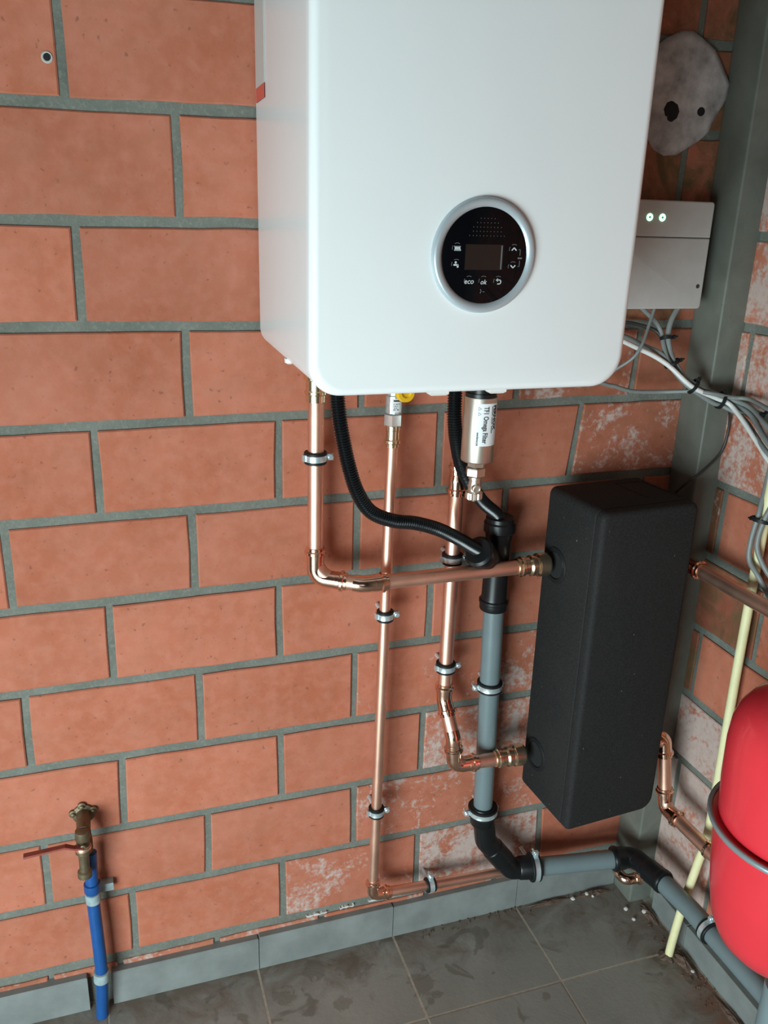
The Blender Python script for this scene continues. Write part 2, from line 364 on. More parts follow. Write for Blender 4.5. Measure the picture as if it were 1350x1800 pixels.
LIME = {1: [(1.0, .45), (1.2, .4)], 0: [(1.0, .3)], 2: [(.75, .05), (1.03, .58), (1.25, .25)], 3: [(.9, .0), (1.2, .55)], 4: [(.75, .0), (1.05, .1)], 5: [(.6, .0), (.9, .15), (1.2, .4)], 6: [(.45, .0), (.75, .40), (1.05, .58)],
        7: [(.6, .1), (.9, .72), (1.2, .4)], 8: [(.15, .1), (.45, .15), (.75, .54), (1.05, .55)], 9: [(0, .1), (.3, .25), (.6, .5), (.9, .80), (1.2, .3)]}
def lime_of(v, xm):
    c = [(abs(x - xm), l) for x, l in LIME.get(v, [])]
    c = [q for q in c if q[0] < .16]; return min(c)[1] if c else 0.0
for v, heads in HEADS.items():
    zt = BEDS[v]; zb = BEDS[v + 1]
    if heads[-1][0] < 1.25: heads.append((1.5, 1.5))
    for i in range(len(heads) - 1):
        (lt, lb), (rt, rb) = heads[i], heads[i + 1]
        if lt < -.8: continue
        h = .0068; k = .0084
        f = lambda z, x: z[0] + (z[1] - z[0]) * max(0, min(1, x/1.3))
        rt2, rb2 = (min(rt, 1.29), min(rb, 1.29))
        q = [(lb + h, f(zb, lb) + k), (rb2 - h, f(zb, rb2) + k), (rt2 - h, f(zt, rt2) - k), (lt + h, f(zt, lt) - k)]
        xm = (lt + rt)/2; zm = (zt[0] + zb[0])/2
        lime = lime_of(v, xm)
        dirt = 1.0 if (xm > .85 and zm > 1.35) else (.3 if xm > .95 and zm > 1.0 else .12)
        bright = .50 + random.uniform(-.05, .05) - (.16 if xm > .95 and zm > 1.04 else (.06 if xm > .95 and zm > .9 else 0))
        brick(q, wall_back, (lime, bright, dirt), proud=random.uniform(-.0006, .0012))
# thin slivers of the lowest course above the skirting
x = -.75
while x < 1.2:
    x1 = min(x + random.uniform(.12, .30), 1.25)
    brick([(x+.006, .066), (x1-.006, .066), (x1-.006, .0905 + random.uniform(-.002, .002)), (x+.006, .0905)], wall_back, (.55, .5, .3), proud=.001); x = x1
for xa, xb, za, zb in ((.640, .715, .098, .104), (.735, .790, .100, .105), (.80, .862, .101, .106), (.50, .545, .094, .099), (.575, .606, .097, .101)):
    mb = MB(); n_ = 9; top = [(xa + (xb-xa)*k/n_, zb + random.uniform(-.002, .002)) for k in range(n_+1)]; bot = [(xa + (xb-xa)*k/n_, za + random.uniform(-.0015, .002)) for k in range(n_+1)][::-1]
    mb.loops([[(p[0], .004, p[1]) for p in bot[::-1] + top[::-1]], [(p[0], -.0015, p[1]) for p in bot[::-1] + top[::-1]]]); mb.build('plaster_splash', 'crumb', wall_back, 0)
# right wall: same courses, head joints from the corner
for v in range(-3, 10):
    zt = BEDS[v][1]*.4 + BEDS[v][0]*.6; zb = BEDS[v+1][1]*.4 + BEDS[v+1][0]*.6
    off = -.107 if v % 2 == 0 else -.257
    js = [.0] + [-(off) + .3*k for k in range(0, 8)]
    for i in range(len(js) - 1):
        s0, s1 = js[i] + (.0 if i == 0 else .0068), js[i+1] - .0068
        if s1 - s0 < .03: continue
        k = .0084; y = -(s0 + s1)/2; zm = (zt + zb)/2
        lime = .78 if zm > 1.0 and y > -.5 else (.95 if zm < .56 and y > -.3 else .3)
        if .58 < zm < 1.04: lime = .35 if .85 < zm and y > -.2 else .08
        dirt = .9 if .6 < zm < 1.04 and y > -.2 else .15  # shade beside the column painted in: low brightness and high dirt value there
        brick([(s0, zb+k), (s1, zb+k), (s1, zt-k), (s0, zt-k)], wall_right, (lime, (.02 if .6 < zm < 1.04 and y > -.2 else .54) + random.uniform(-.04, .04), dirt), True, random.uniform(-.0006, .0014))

# floor tiles (30.5 cm grid, one joint line runs through x = 1.0 and y = -0.231)
for ix in range(-6, 2):
    for iy in range(-10, 1):
        x0 = 1.0 + .305*ix; x1 = min(x0 + .305, 1.33); y1 = -.231 + .305*(iy+1); y0 = y1 - .305; y1 = min(y1, .0)
        if x0 < -1.0 or x1 - x0 < .05: continue
        g = .0016; dz = random.uniform(-.0005, .0004); e = .0012
        L = [[(x0+g+i, y0+g+i, z), (x1-g-i, y0+g+i, z), (x1-g-i, y1-g-i, z), (x0+g+i, y1-g-i, z)] for z, i in ((-.02, 0), (dz-e*.5, 0), (dz, e))]
        MB().loops(L, cap0=False).build('tile', 'tile', floor, smooth=0)
# skirting of the same stone, cut to the tile grid
sk = bpy.data.objects.new('baseboard_back', None); COL.objects.link(sk); struct(sk)
def skirt_piece(a, b, parent):
    L = []
    (x0, y0, z0), (x1, y1, z1) = a, b; e = .0015
    mb = MB(); mb.loops([[(x0, y0, z0), (x1, y0, z0), (x1, y1, z0), (x0, y1, z0)], [(x0, y0, z1-e), (x1, y0, z1-e), (x1, y1, z1-e), (x0, y1, z1-e)],
                         [(x0+e, y0+e, z1), (x1-e, y0+e, z1), (x1-e, y1-e, z1), (x0+e, y1-e, z1)]])
    return mb.build('skirting_tile', 'skirt', parent, smooth=0)
xs = [-.99, -.825, -.52, -.215, .052]
for a, b in list(zip(xs[:-1], xs[1:])) + [(.096, .394), (.394, .694), (.694, .999), (.999, 1.266)]:
    skirt_piece((a+.0008, -.016, 0), (b-.0008, .006, .083 + random.uniform(-.0015, .0015)), sk)
skr = bpy.data.objects.new('baseboard_right', None); COL.objects.link(skr); struct(skr)
ys = [-.112, -.231, -.536, -.841, -1.146, -1.451, -1.756]
for i in range(len(ys) - 1):
    skirt_piece((1.307, ys[i+1]+.0008, 0), (1.325, ys[i]-.0008, .062), skr)

# steel column in the corner
L = []
for z in (0, 2.6):
    lp = []
    for cx, cy, st in ((1.2715, -.0765, PI), (1.3405, -.0765, 1.5*PI), (1.3405, -.0035, 0), (1.2715, -.0035, .5*PI)):
        for k in range(4): t = st + k*PI/6; lp.append((cx + .0045*math.cos(t), cy + .0045*math.sin(t), z))
    L.append(lp)
o = MB().loops(L).build('steel_column', 'steel'); tag(o, 'grey-green square steel column standing in the corner', 'column'); struct(o)

# plaster patch and loose bits on the wall near the top
mb = MB(); n = 26; rings = []
for fr, yy in ((1.0, .002), (.97, -.006), (.86, -.010), (.55, -.012), (.25, -.009)):
    rings.append([(1.168 + fr*(.098 + .008*math.sin(3*t) + .006*math.sin(7*t+1))*math.cos(t), yy - .003*abs(math.sin(5*t)), 1.742 + fr*(.094 + .007*math.sin(4*t+2))*math.sin(t)) for t in [2*PI*k/n for k in range(n)]])
mb.loops(rings, cap0=False); pp = mb.build('plaster_patch', 'plaster', wall_back, smooth=60)
MB().lathe((1.211, -.0145, 1.716), (0, 1, 0), [(0, .0075), (.006, .009)], 9).build('drill_hole', 'hole', pp)
MB().lathe((1.150, -.0145, 1.712), (0, 1, 0), [(0, .014), (.004, .019)], 9).build('drill_hole', 'hole', pp)

# ------------------------------------------------------------------ fittings
def collar(mb, p, d, r, L=.024):
    """press-fitting end: socket mouth at p, fitting body in direction d"""
    mb.lathe(p, d, [(0, r), (.0005, r+.0022), (.0055, r+.0022), (.0072, r+.0052), (.0120, r+.0052), (.0138, r+.0022), (L, r+.002), (L+.002, r)], 22, cap=False)
def run_pipe(root, pts, r, rad, mat='copper', seg=20, name='pipe'):
    return MB().tube(fillet(pts, rad), r, seg).build(name, mat, root)
def elbow(root, a, c, b, r, rad, L=.024):
    """press elbow with its corner at c, reaching towards a and b"""
    a, b, c = Vector(a), Vector(b), Vector(c); da = (a-c).normalized(); db = (b-c).normalized(); t = rad/math.tan(da.angle(db)/2)
    ea = c + da*(t + L); eb = c + db*(t + L); mb = MB()
    mb.tube(fillet([c + da*(t+.004), c, c + db*(t+.004)], rad), r+.0016, 22)
    collar(mb, ea, -da, r, L); collar(mb, eb, -db, r, L)
    return mb.build('elbow', 'copper_fit', root, smooth=40)
def coupling(root, p, d, r, L=.05, mat='copper_fit', name='coupling'):
    p = Vector(p); d = Vector(d).normalized(); mb = MB(); collar(mb, p - d*L/2, d, r, L/2); collar(mb, p + d*L/2, -d, r, L/2)
    return mb.build(name, mat, root, smooth=40)
def brass_adapter(root, p, d, r, L):
    s = L/.07
    return MB().lathe(p, d, [(0, r), (.001, r+.0025), (.006*s, r+.003), (.008*s, r+.0055), (.014*s, r+.0055), (.017*s, r+.0028), (.026*s, r+.0028), (.030*s, r+.0062), (.036*s, r+.0062), (.038*s, r+.0035),
                              (.043*s, r+.0035), (.046*s, r+.0085), (.066*s, r+.0085), (.070*s, r+.006)], 26).build('brass_adapter', 'brass', root, smooth=30)

def clamp(loc, axis, out, side, r, label, stud=.035, group='rubber lined pipe clamps', twisted=False):
    """two-part rubber lined pipe clamp; out points away from the wall, side to the screw ear"""
    t = thing('pipe_clamp', label, 'clamp', loc, 0, group); ax = Vector(axis).normalized(); ou = Vector(out).normalized(); sd = Vector(side).normalized()
    rb = MB(); Lh = .0105
    rb.lathe(-ax*Lh, ax, [(0, r+.0004), (0, r+.0042), (.0015, r+.0056), (.0052, r+.0056), (.0057, r+.0036), (2*Lh-.0057, r+.0036), (2*Lh-.0052, r+.0056), (2*Lh-.0015, r+.0056), (2*Lh, r+.0042), (2*Lh, r+.0004)], 26, cap=False)
    rb.build('rubber_lining', 'rubber', t, smooth=40)
    bd = MB(); bd.lathe(-ax*.0056, ax, [(0, r+.0037), (0, r+.0056), (.002, r+.0052), (.0092, r+.0052), (.0112, r+.0056), (.0112, r+.0037)], 26, cap=False)
    bd.build('band', 'zinc', t, smooth=25)
    def plate(c, hx, hy, hz):
        vs = [c + ax*(i*hz) + ou*(j*hy) + sd*(k*hx) for i in (-1, 1) for j in (-1, 1) for k in (-1, 1)]
        return vs, [(0,1,3,2),(4,6,7,5),(0,4,5,1),(2,3,7,6),(0,2,6,4),(1,5,7,3)]
    er = MB()
    for k in (-.0022, .0022): er.add(*plate(sd*(r+.0105) + ou*k, .0062, .0009, .0056))
    er.build('ear', 'zinc', t, smooth=0)
    hg = MB(); hg.add(*plate(-sd*(r+.0068), .0018, .0045, .0058)); hg.build('hinge', 'zinc', t, smooth=0)
    s = MB(); s.lathe(sd*(r+.0115) + ou*.0032, ou, [(0, .0026), (0, .0052), (.0028, .0050), (.0038, .0036), (.0039, .001)], 12); s.lathe(sd*(r+.0115) - ou*.014, ou, [(0, .0022), (.018, .0022)], 8)
    s.build('screw', 'zinc', t, smooth=30)
    st = MB(); n = 10
    prof = []
    for k in range(n): prof += [(stud*k/n, .0042), (stud*(k+.5)/n, .0034)]
    prof.append((stud, .0042)); st.lathe(-ou*(r+.003), -ou, prof, 10)
    st.hexnut(-ou*(r+.0035), -ou, .007, .0075); st.build('stud', 'zinc', t, smooth=30)
    return t

# ------------------------------------------------------------------ gas boiler
bo = thing('gas_boiler', 'large white wall-hung gas boiler with round black control panel', 'boiler', (.627, 0, 1.317))
BX, BZ = .627, 1.317
mb = MB(); sp = []
for k in range(7):                                   # rounded rear lower edge
    t = k/6*PI/2; sp.append((-.002 - .012*(1-math.cos(t)), .0125 + .009*(1-math.sin(t)), .004 + .033*(1-math.sin(t))))
sp += [(-.386, .0012, .003), (-.3865, .004, .006), (-.389, .004, .006)]
mb.loops(slab_loops(.409-BX, .845-BX, 0, .785, sp, (.036, .040, .02, .02), 10)); mb.build('casing', 'enamel', bo, 40)
mb = MB(); mb.loops(slab_loops(.4085-BX, .8455-BX, -.001, .786, bevel_specs(-.3895, -.412, .011, 6), (.040, .044, .02, .02), 12)); fp = mb.build('front_panel', 'enamel', bo, 40)
# sticker on the left side
def side_pt(y, z): return (.409 - BX + .0125*(1 + (y + .014)/.372) - .0006, y, z - BZ)   # on the tapering side sheet
def side_quad(y0, y1, za0, za1, zb0, zb1, off=0):
    a = [side_pt(y0, za0), side_pt(y1, zb0), side_pt(y1, zb1), side_pt(y0, za1)]; mb = MB()
    mb.loops([[(p[0]+.0006, p[1], p[2]) for p in a], [(p[0]-off, p[1], p[2]) for p in a]]); return mb
st = side_quad(-.021, -.099, 1.680, 1.95, 1.680, 1.95, .0002).build('sticker', 'sticker', bo, 0)
st['label'] = 'white and red sticker'
side_quad(-.021, -.099, 1.680, 1.699, 1.680, 1.699, .0005).build('red_stripe', 'sticker_red', st, 0)
# lugs below the casing
for x0, x1, y0 in ((.568, .594, -.404), (.652, .676, -.404)):
    mb = MB(); mb.loops([[(x0-BX, y0, .004), (x1-BX, y0, .004), (x1-BX, y0+.02, .004), (x0-BX, y0+.02, .004)], [(x0-BX, y0, -.0035), (x1-BX, y0, -.0035), (x1-BX, y0+.02, -.0035), (x0-BX, y0+.02, -.0035)],
                         [(x0-BX+.003, y0+.003, -.006), (x1-BX-.003, y0+.003, -.006), (x1-BX-.003, y0+.017, -.006), (x0-BX+.003, y0+.017, -.006)]]); mb.build('latch', 'white', bo, 0)
MB().lathe((.4305-BX, -.195, .012), (0, 0, -1), [(0, .008), (.006, .0075), (.008, .004)], 14).build('foot', 'white', bo)
# control panel
CX, CZ = .6262 - BX, 1.4855 - BZ; YF = -.412
cp = MB().lathe((CX, YF, CZ), (0, -1, 0), [(0, .0690), (.0025, .0686), (.0055, .0672), (.0068, .0655), (.0070, .0620), (.0040, .0570), (.0030, .0565)], 64, cap=False).build('control_panel', 'silver', bo, 40)
cp['label'] = 'silver ring of round control panel'
MB().lathe((CX, YF + .001, CZ), (0, -1, 0), [(0, .0575), (.0045, .0575), (.0052, .0560)], 64).build('panel_face', 'glass', cp, 30)
YP = YF - .0042 - .0001
def flat(polys, name, mat, parent, y=YP, d=.0005):
    mb = MB()
    for poly in polys:
        a = sum(poly[i][0]*poly[(i+1) % len(poly)][1] - poly[(i+1) % len(poly)][0]*poly[i][1] for i in range(len(poly)))
        if a < 0: poly = poly[::-1]
        mb.loops([[(CX+p[0], y, CZ+p[1]) for p in poly], [(CX+p[0], y-d, CZ+p[1]) for p in poly]])
    return mb.build(name, mat, parent, smooth=0)
def stroke(pts, w):
    """thin strips along a poly-line"""
    out = []
    for (x0, z0), (x1, z1) in zip(pts[:-1], pts[1:]):
        l = math.hypot(x1-x0, z1-z0) or 1; nx, nz = -(z1-z0)/l*w/2, (x1-x0)/l*w/2
        out.append([(x0+nx, z0+nz), (x1+nx, z1+nz), (x1-nx, z1-nz), (x0-nx, z0-nz)])
    return out
def rect(x0, z0, x1, z1): return [(x0, z0), (x1, z0), (x1, z1), (x0, z1)]
flat([rect(-.026, -.0165, .0245, .0135)], 'screen', 'screen', cp)
flat([rect(.0215, -.0155, .0230, .0125)], 'screen_edge', 'print_dim', cp, YP - .0004)
YS = YP - .0006
dots = []
for row, (z, n_) in enumerate(((.0435, 5), (.0385, 7), (.0335, 9), (.0285, 9), (.0235, 11))):
    for k in range(n_):
        x = (k - (n_-1)/2)*.0046 + .001; rr = .00042
        dots.append([(x + rr*math.cos(a), z + rr*math.sin(a)) for a in [2*PI*q/6 for q in range(6)]])
o = flat(dots, 'speaker_dots', 'print_dim', cp, YS); o['kind'] = 'stuff'
def ring_arc(cx, cz, r, a0, a1): return [(cx + r*math.cos(R(a)), cz + r*math.sin(R(a))) for a in range(a0, a1+1, 15)]
buttons = ((-.0375, .0085), (-.0375, -.0105), (-.0195, -.0300), (0, -.0300), (.0200, -.0300), (.0385, .0080), (.0385, -.0125))
for bx, bz in buttons:
    flat(stroke(ring_arc(bx, bz, .0062, 60, 120), .0006) + stroke(ring_arc(bx, bz, .0062, 150, 195), .0005), 'button_outline', 'print_dim', cp, YS)
rad = [rect(-.0405+.0019*k, .0055, -.0405+.0019*k+.0013, .0112) for k in range(4)] + [rect(-.0412, .0102, -.0330, .0112), rect(-.0412, .0058, -.0330, .0067), rect(-.0332, .0055, -.0326, .0075)]
flat(rad, 'radiator_symbol', 'print', cp, YS)
tapz = [rect(-.0410, -.0118, -.0350, -.0100), rect(-.0365, -.0140, -.0345, -.0105), rect(-.0390, -.0105, -.0376, -.0085),
        [(-.0383 + .0014*math.cos(a), -.0080 + .0014*math.sin(a)) for a in [2*PI*q/8 for q in range(8)]]]
flat(tapz, 'tap_symbol', 'print', cp, YS)
def put_text(body, size, cx, cz, name, shear=0.0, bold=0.0, mat='print'):
    vs, fs = text_geo(body, size, shear, bold); x0 = min(v.x for v in vs); x1 = max(v.x for v in vs); z0 = min(v.y for v in vs); z1 = max(v.y for v in vs)
    return MB().add([(CX + cx + v.x - (x0+x1)/2, YS - .0004, CZ + cz + v.y - (z0+z1)/2) for v in vs], fs).build(name, mat, cp, smooth=0)
put_text('eco', .0088, -.0192, -.0310, 'eco_lettering', .2, .00005); put_text('ok', .0080, .0005, -.0308, 'ok_lettering', .2, .00005)
flat(stroke([(.0355, .0070), (.0387, .0102), (.0419, .0070)], .0012), 'arrow_up_symbol', 'print', cp, YS)
flat(stroke([(.0355, -.0105), (.0387, -.0137), (.0419, -.0105)], .0012), 'arrow_down_symbol', 'print', cp, YS)
flat(stroke([(.0185, -.0283), (.0222, -.0283), (.0236, -.0295), (.0236, -.0318), (.0222, -.0330), (.0190, -.0330)], .0011) + [[(.0168, -.0283), (.0195, -.0262), (.0195, -.0304)]], 'return_symbol', 'print', cp, YS)
flat(stroke([(.0450, .0080), (.0472, .0080), (.0472, .0010)], .0006) + stroke([(.0472, -.0050), (.0472, -.0120), (.0450, -.0120)], .0006) + [rect(.0445, -.0030, .0500, -.0012)], 'reset_bracket', 'print_dim', cp, YS)
flat(stroke([(-.0035, -.0395), (-.0022, -.0415), (-.0035, -.0445)], .0008) + stroke([(.0000, -.0425), (.0022, -.0425)], .0008), 'service_symbol', 'print_dim', cp, YS)

# ------------------------------------------------------------------ pipes
PR = .0140
fl = thing('copper_pipe', 'thick copper pipe turning from under boiler corner to black box top fitting', 'pipe', (.505, -.05, 1.3))
def sub(p, o): return tuple(Vector(p) - Vector(o))
def pp_(root, pts): return [sub(p, root.location) for p in pts]
A = pp_(fl, [(.506, -.05, 1.33), (.505, -.05, .914), (.582, -.089, .9085), (.935, -.089, .9095)])
run_pipe(fl, A, PR, [.040, .05])
elbow(fl, A[0], A[1], A[2], PR, .040, .021); 
d12 = (Vector(A[2]) - Vector(A[1])).normalized()
mb = MB(); mb.tube(fillet([Vector(A[2]) - d12*.016, A[2], Vector(A[2]) + Vector((.022, 0, 0))], .05), PR+.0016, 22); collar(mb, Vector(A[2]) + Vector((.046, 0, 0)), (-1, 0, 0), PR, .024)
mb.build('elbow', 'copper_fit', fl, 40)
brass_adapter(fl, sub((.884, -.089, .9097), fl.location), (1, 0, 0), PR, .066)
MB().lathe(sub((.5055, -.05, 1.232), fl.location), (0, 0, 1), [(0, PR), (.0005, PR+.0028), (.012, PR+.0028), (.014, PR+.005), (.018, PR+.005), (.020, PR+.0028), (.036, PR+.0026), (.038, PR+.006), (.09, PR+.006)], 26).build('brass_adapter', 'brass', fl, 35)

re_ = thing('copper_pipe', 'thick copper pipe behind the black hoses bending into lower side of black box', 'pipe', (.768, -.05, 1.1))
A = pp_(re_, [(.769, -.05, 1.076), (.769, -.05, .622), (.778, -.088, .553), (.783, -.089, .488), (.93, -.089, .484)])
run_pipe(re_, A, PR, [.03, .03, .034])
MB().tube(pp_(re_, [(.762, -.05, 1.33), (.768, -.05, 1.07)]), .0111, 18).build('pipe', 'copper', re_)
mb = MB(); collar(mb, sub((.769, -.05, 1.049), re_.location), (0, 0, 1), PR, .025); collar(mb, sub((.768, -.05, 1.113), re_.location), (0, 0, -1), .0111, .024)
mb.lathe(sub((.769, -.05, 1.074), re_.location), (0, 0, 1), [(0, PR+.002), (.006, PR+.002), (.014, .0131), (.018, .0131)], 22, cap=False); mb.build('reducer', 'copper_fit', re_, 40)
for k in (1, 2): 
    a, c, b = (Vector(A[k-1]), Vector(A[k]), Vector(A[k+1]))
    da = (a-c).normalized(); db = (b-c).normalized(); mb = MB()
    mb.tube(fillet([c+da*.014, c, c+db*.014], .03), PR+.0016, 22)
    if k == 1: collar(mb, c+da*.036, -da, PR, .024)
    collar(mb, c+db*.036, -db, PR, .024); mb.build('elbow', 'copper_fit', re_, 40)
elbow(re_, A[2], A[3], A[4], PR, .034, .020)
brass_adapter(re_, sub((.872, -.089, .486), re_.location), (1, 0, 0), PR, .066)

GR = .0106
ga = thing('gas_pipe', 'thin copper gas pipe dropping from yellow-handled valve and running along the skirting', 'pipe', (.642, -.05, 1.2))
A = pp_(ga, [(.6425, -.05, 1.17), (.632, -.05, .166), (1.212, -.045, .128), (1.213, -.118, .112), (1.297, -.124, .116), (1.297, -2.3, .168)])
run_pipe(ga, A, GR, [.022, .03, .022, .03], seg=16)
elbow(ga, A[0], A[1], A[2], GR, .022, .019); 
mb = MB(); c = Vector(A[3]); mb.tube(fillet([c + Vector((0, .03, .006)), c, c + Vector((.036, -.002, .002))], .022), GR+.0014, 18); collar(mb, c + Vector((.046, -.003, .002)), (-1, .05, 0), GR, .020); mb.build('elbow', 'copper_fit', ga, 40)
MB().lathe(pp_(ga, [(.642, -.05, 1.147)])[0], (0, 0, 1), [(0, GR), (.0005, GR+.002), (.006, GR+.002), (.008, GR+.0046), (.0125, GR+.0046), (.0145, GR+.0022), (.030, GR+.0022), (.031, GR+.0032), (.040, GR+.0032)], 22).build('brass_adapter', 'brass', ga, 35)
MB().hexnut(pp_(ga, [(.6425, -.05, 1.185)])[0], (0, 0, 1), .022, .0168, .0018, .35).build('union_nut', 'chrome', ga, 0)
gv = MB().lathe(pp_(ga, [(.643, -.05, 1.207)])[0], (0, 0, 1), [(0, .0128), (.001, .0142), (.030, .0142), (.032, .0120), (.10, .0120)], 12).build('gas_valve', 'zinc', ga, 20)
MB().lathe(pp_(ga, [(.652, -.072, 1.2475)])[0], (.25, -1, .1), [(-.012, .006), (0, .006), (0, .0165), (.004, .0172), (.009, .0165), (.009, .010), (.006, .0085)], 28).build('valve_handle', 'yellow_handle', ga, 40)
# small printed label on the valve body
vs, fs = [], []
for i in range(7):
    a = R(-122 + 75*i/6)
    for z in (1.2105, 1.2345): vs.append(sub((.643 + .0146*math.cos(a), -.05 + .0146*math.sin(a), z), ga.location))
for i in range(6): fs.append((2*i, 2*i+2, 2*i+3, 2*i+1))
vl = MB().add(vs, fs).build('valve_label', 'paper', ga, 0)
mb = MB()
for z, a0, a1, hh in ((1.2295, -112, -58, .0028), (1.2245, -112, -70, .0012), (1.2212, -112, -82, .0012), (1.2180, -112, -88, .0012), (1.2148, -112, -66, .0012)):
    n_ = 6; q = [(.643 + .0149*math.cos(R(a0 + (a1-a0)*i/n_)), -.05 + .0149*math.sin(R(a0 + (a1-a0)*i/n_))) for i in range(n_+1)]
    for i in range(n_):
        if (i + int(z*1e4)) % 3 == 0 and hh < .002: continue
        mb.add([sub((*q[i], z), ga.location), sub((*q[i+1], z), ga.location), sub((*q[i+1], z+hh), ga.location), sub((*q[i], z+hh), ga.location)], [(0, 1, 2, 3)])
o = mb.build('small_print', 'ink', vl, 0)
vl.parent = gv; vl.matrix_parent_inverse = Matrix.Identity(4); o.parent = gv

u1 = thing('copper_pipe', 'copper pipe leaving the black box high up toward the right edge', 'pipe', (1.25, -.13, .905))
A = pp_(u1, [(1.13, -.112, .900), (1.246, -.118, .893), (1.25, -2.3, .935)]); run_pipe(u1, A, PR, .03); elbow(u1, A[0], A[1], A[2], PR, .03, .02)
u2 = thing('copper_pipe', 'copper pipe with two bends from black box down behind red vessel', 'pipe', (1.24, -.17, .45))
A = pp_(u2, [(1.13, -.135, .506), (1.232, -.150, .514), (1.2425, -.176, .352), (1.252, -.452, .350)])
run_pipe(u2, A, PR, [.028, .030]); elbow(u2, A[0], A[1], A[2], PR, .028, .018); elbow(u2, A[1], A[2], A[3], PR, .030, .022)
coupling(u2, sub((1.2510, -.325, .350), u2.location), (0, 1, 0), PR, .046)

# ------------------------------------------------------------------ insulated heat exchanger box
ex = thing('insulation_box', 'tall black foam box of a heat exchanger with two side pipe holes', 'insulation', (.959, -.05, .386), .075)
W, D, H = .212, .173, .668
def bev(y0, y1, e0, e1, n=3):
    s = [(y0 - e0*(1-math.cos(t)), e0*(1-math.sin(t)), e0*(1-math.sin(t))) for t in [k*PI/2/n for k in range(n)]] if e0 else []
    s += [(y0 - e0, 0, 0)] + [(y1 + e1*(1-math.sin(t)), e1*(1-math.cos(t)), e1*(1-math.cos(t))) for t in [k*PI/2/n for k in range(n+1)]]
    return s
rd = (.012, .028, .016, .014)
bd = MB().loops(slab_loops(0, W, 0, H, bev(0, -.1505, .010, .0025), rd, 6)).build('rear_shell', 'foam', ex, 40)
MB().loops(slab_loops(.0005, W, 0, H, bev(-.152, -D, .0022, .010, 4), rd, 6)).build('front_cover', 'foam', ex, 40)
for z in (.5225, .0985):
    c = Vector((0, -.046, z))
    MB().lathe(c + Vector((.002, 0, 0)), (-1, 0, 0), [(0, .036), (.003, .036), (.0045, .034), (.0045, .027), (.0022, .0255), (.0005, .0255)], 30).build('pipe_grommet', 'rubber', ex, 40)
    MB().lathe(c + Vector((.001, 0, 0)), (-1, 0, 0), [(0, .0255), (.0016, .0253)], 30).build('hole_shadow', 'hole', ex, 40)
# moulded flap on the top
mb = MB()
for a, b in (((.13, -.03), (.135, -.12)), ((.13, -.03), (.19, -.035)), ((.19, -.035), (.198, -.135))):
    a, b = Vector((*a, H)), Vector((*b, H)); n_ = (b-a).normalized().cross(Vector((0, 0, 1)))*.0009
    mb.loops([[a-n_, b-n_, b+n_, a+n_], [p + Vector((0, 0, .0008)) for p in (a-n_, b-n_, b+n_, a+n_)]])
mb.build('moulded_flap_line', 'hole', ex, 0)

# ------------------------------------------------------------------ condensate hoses and waste pipe
def hose(name, pts, r, label):
    P = resample(spline(pts, 10), .0011); rr = []
    for i in range(len(P)): rr.append(r + .0013*math.sin(PI/2*i))
    o = MB().tube(P, rr, 16).build(name, 'hose', None, 80); return tag(o, label, 'hose')
hose('corrugated_hose', [(.512, -.14, 1.335), (.517, -.14, 1.261), (.522, -.14, 1.219), (.529, -.14, 1.182), (.538, -.14, 1.144), (.553, -.14, 1.099), (.579, -.135, 1.061), (.62, -.13, 1.040), (.663, -.125, 1.030), (.708, -.12, 1.013), (.751, -.11, .988), (.790, -.095, .961), (.812, -.085, .946)], .0113,
     'long black corrugated hose sweeping from boiler left side down to tee branch')
hose('corrugated_hose', [(.720, -.13, 1.335), (.721, -.13, 1.256), (.723, -.13, 1.208), (.732, -.125, 1.167), (.754, -.11, 1.113), (.805, -.08, 1.047), (.852, -.056, 1.006), (.862, -.051, .984)], .0112,
     'short black corrugated hose behind the nickel filter into top of tee')

wp = thing('waste_pipe', 'grey waste pipe with black tee and bends from hoses to right wall', 'pipe', (.865, -.05, .9))
WR = .0203
run_pipe(wp, pp_(wp, [(.863, -.05, .84), (.876, -.05, .31)]), WR, 0, 'pvc', 26)
run_pipe(wp, pp_(wp, [(.99, -.069, .163), (1.195, -.110, .172)]), WR, 0, 'pvc', 26)
run_pipe(wp, pp_(wp, [(1.240, -.17, .178), (1.246, -.30, .187), (1.245, -2.3, .225)]), WR, 0, 'pvc', 26)
mb = MB(); o_ = wp.location
mb.lathe(sub((.8625, -.05, .808), o_), (0, 0, 1), [(0, .0205), (.0005, .0262), (.003, .0275), (.014, .0275), (.016, .0290), (.021, .0290), (.023, .0262), (.030, .0250), (.090, .0243), (.145, .0243), (.155, .0262), (.160, .0268), (.163, .0300), (.180, .0300), (.183, .0275), (.190, .0270), (.192, .0245), (.1925, .0125)], 28)
te = mb.build('tee', 'black', wp, 35)
bdir = (Vector((.792, -.100, .960)) - Vector((.866, -.05, .893))).normalized()
MB().lathe(sub((.866, -.05, .893), o_), bdir, [(0, .0215), (.058, .0225), (.062, .0262), (.078, .0270), (.082, .0292), (.098, .0292), (.100, .0270), (.102, .0245), (.1025, .0125)], 28).build('tee_branch', 'black', wp, 35)
E1 = pp_(wp, [(.8755, -.05, .335), (.888, -.05, .247), (.950, -.064, .1665), (1.008, -.0725, .1645)])
mb = MB(); mb.tube(fillet(E1, [.018, .018]), .0232, 26)
d0 = Vector((.008, 0, -1)).normalized(); mb.lathe(Vector(E1[0]) + Vector((0, 0, .008)), d0, [(0, .0205), (.0005, .0262), (.004, .0275), (.016, .0275), (.019, .0262), (.045, .0252), (.048, .0232)], 26)
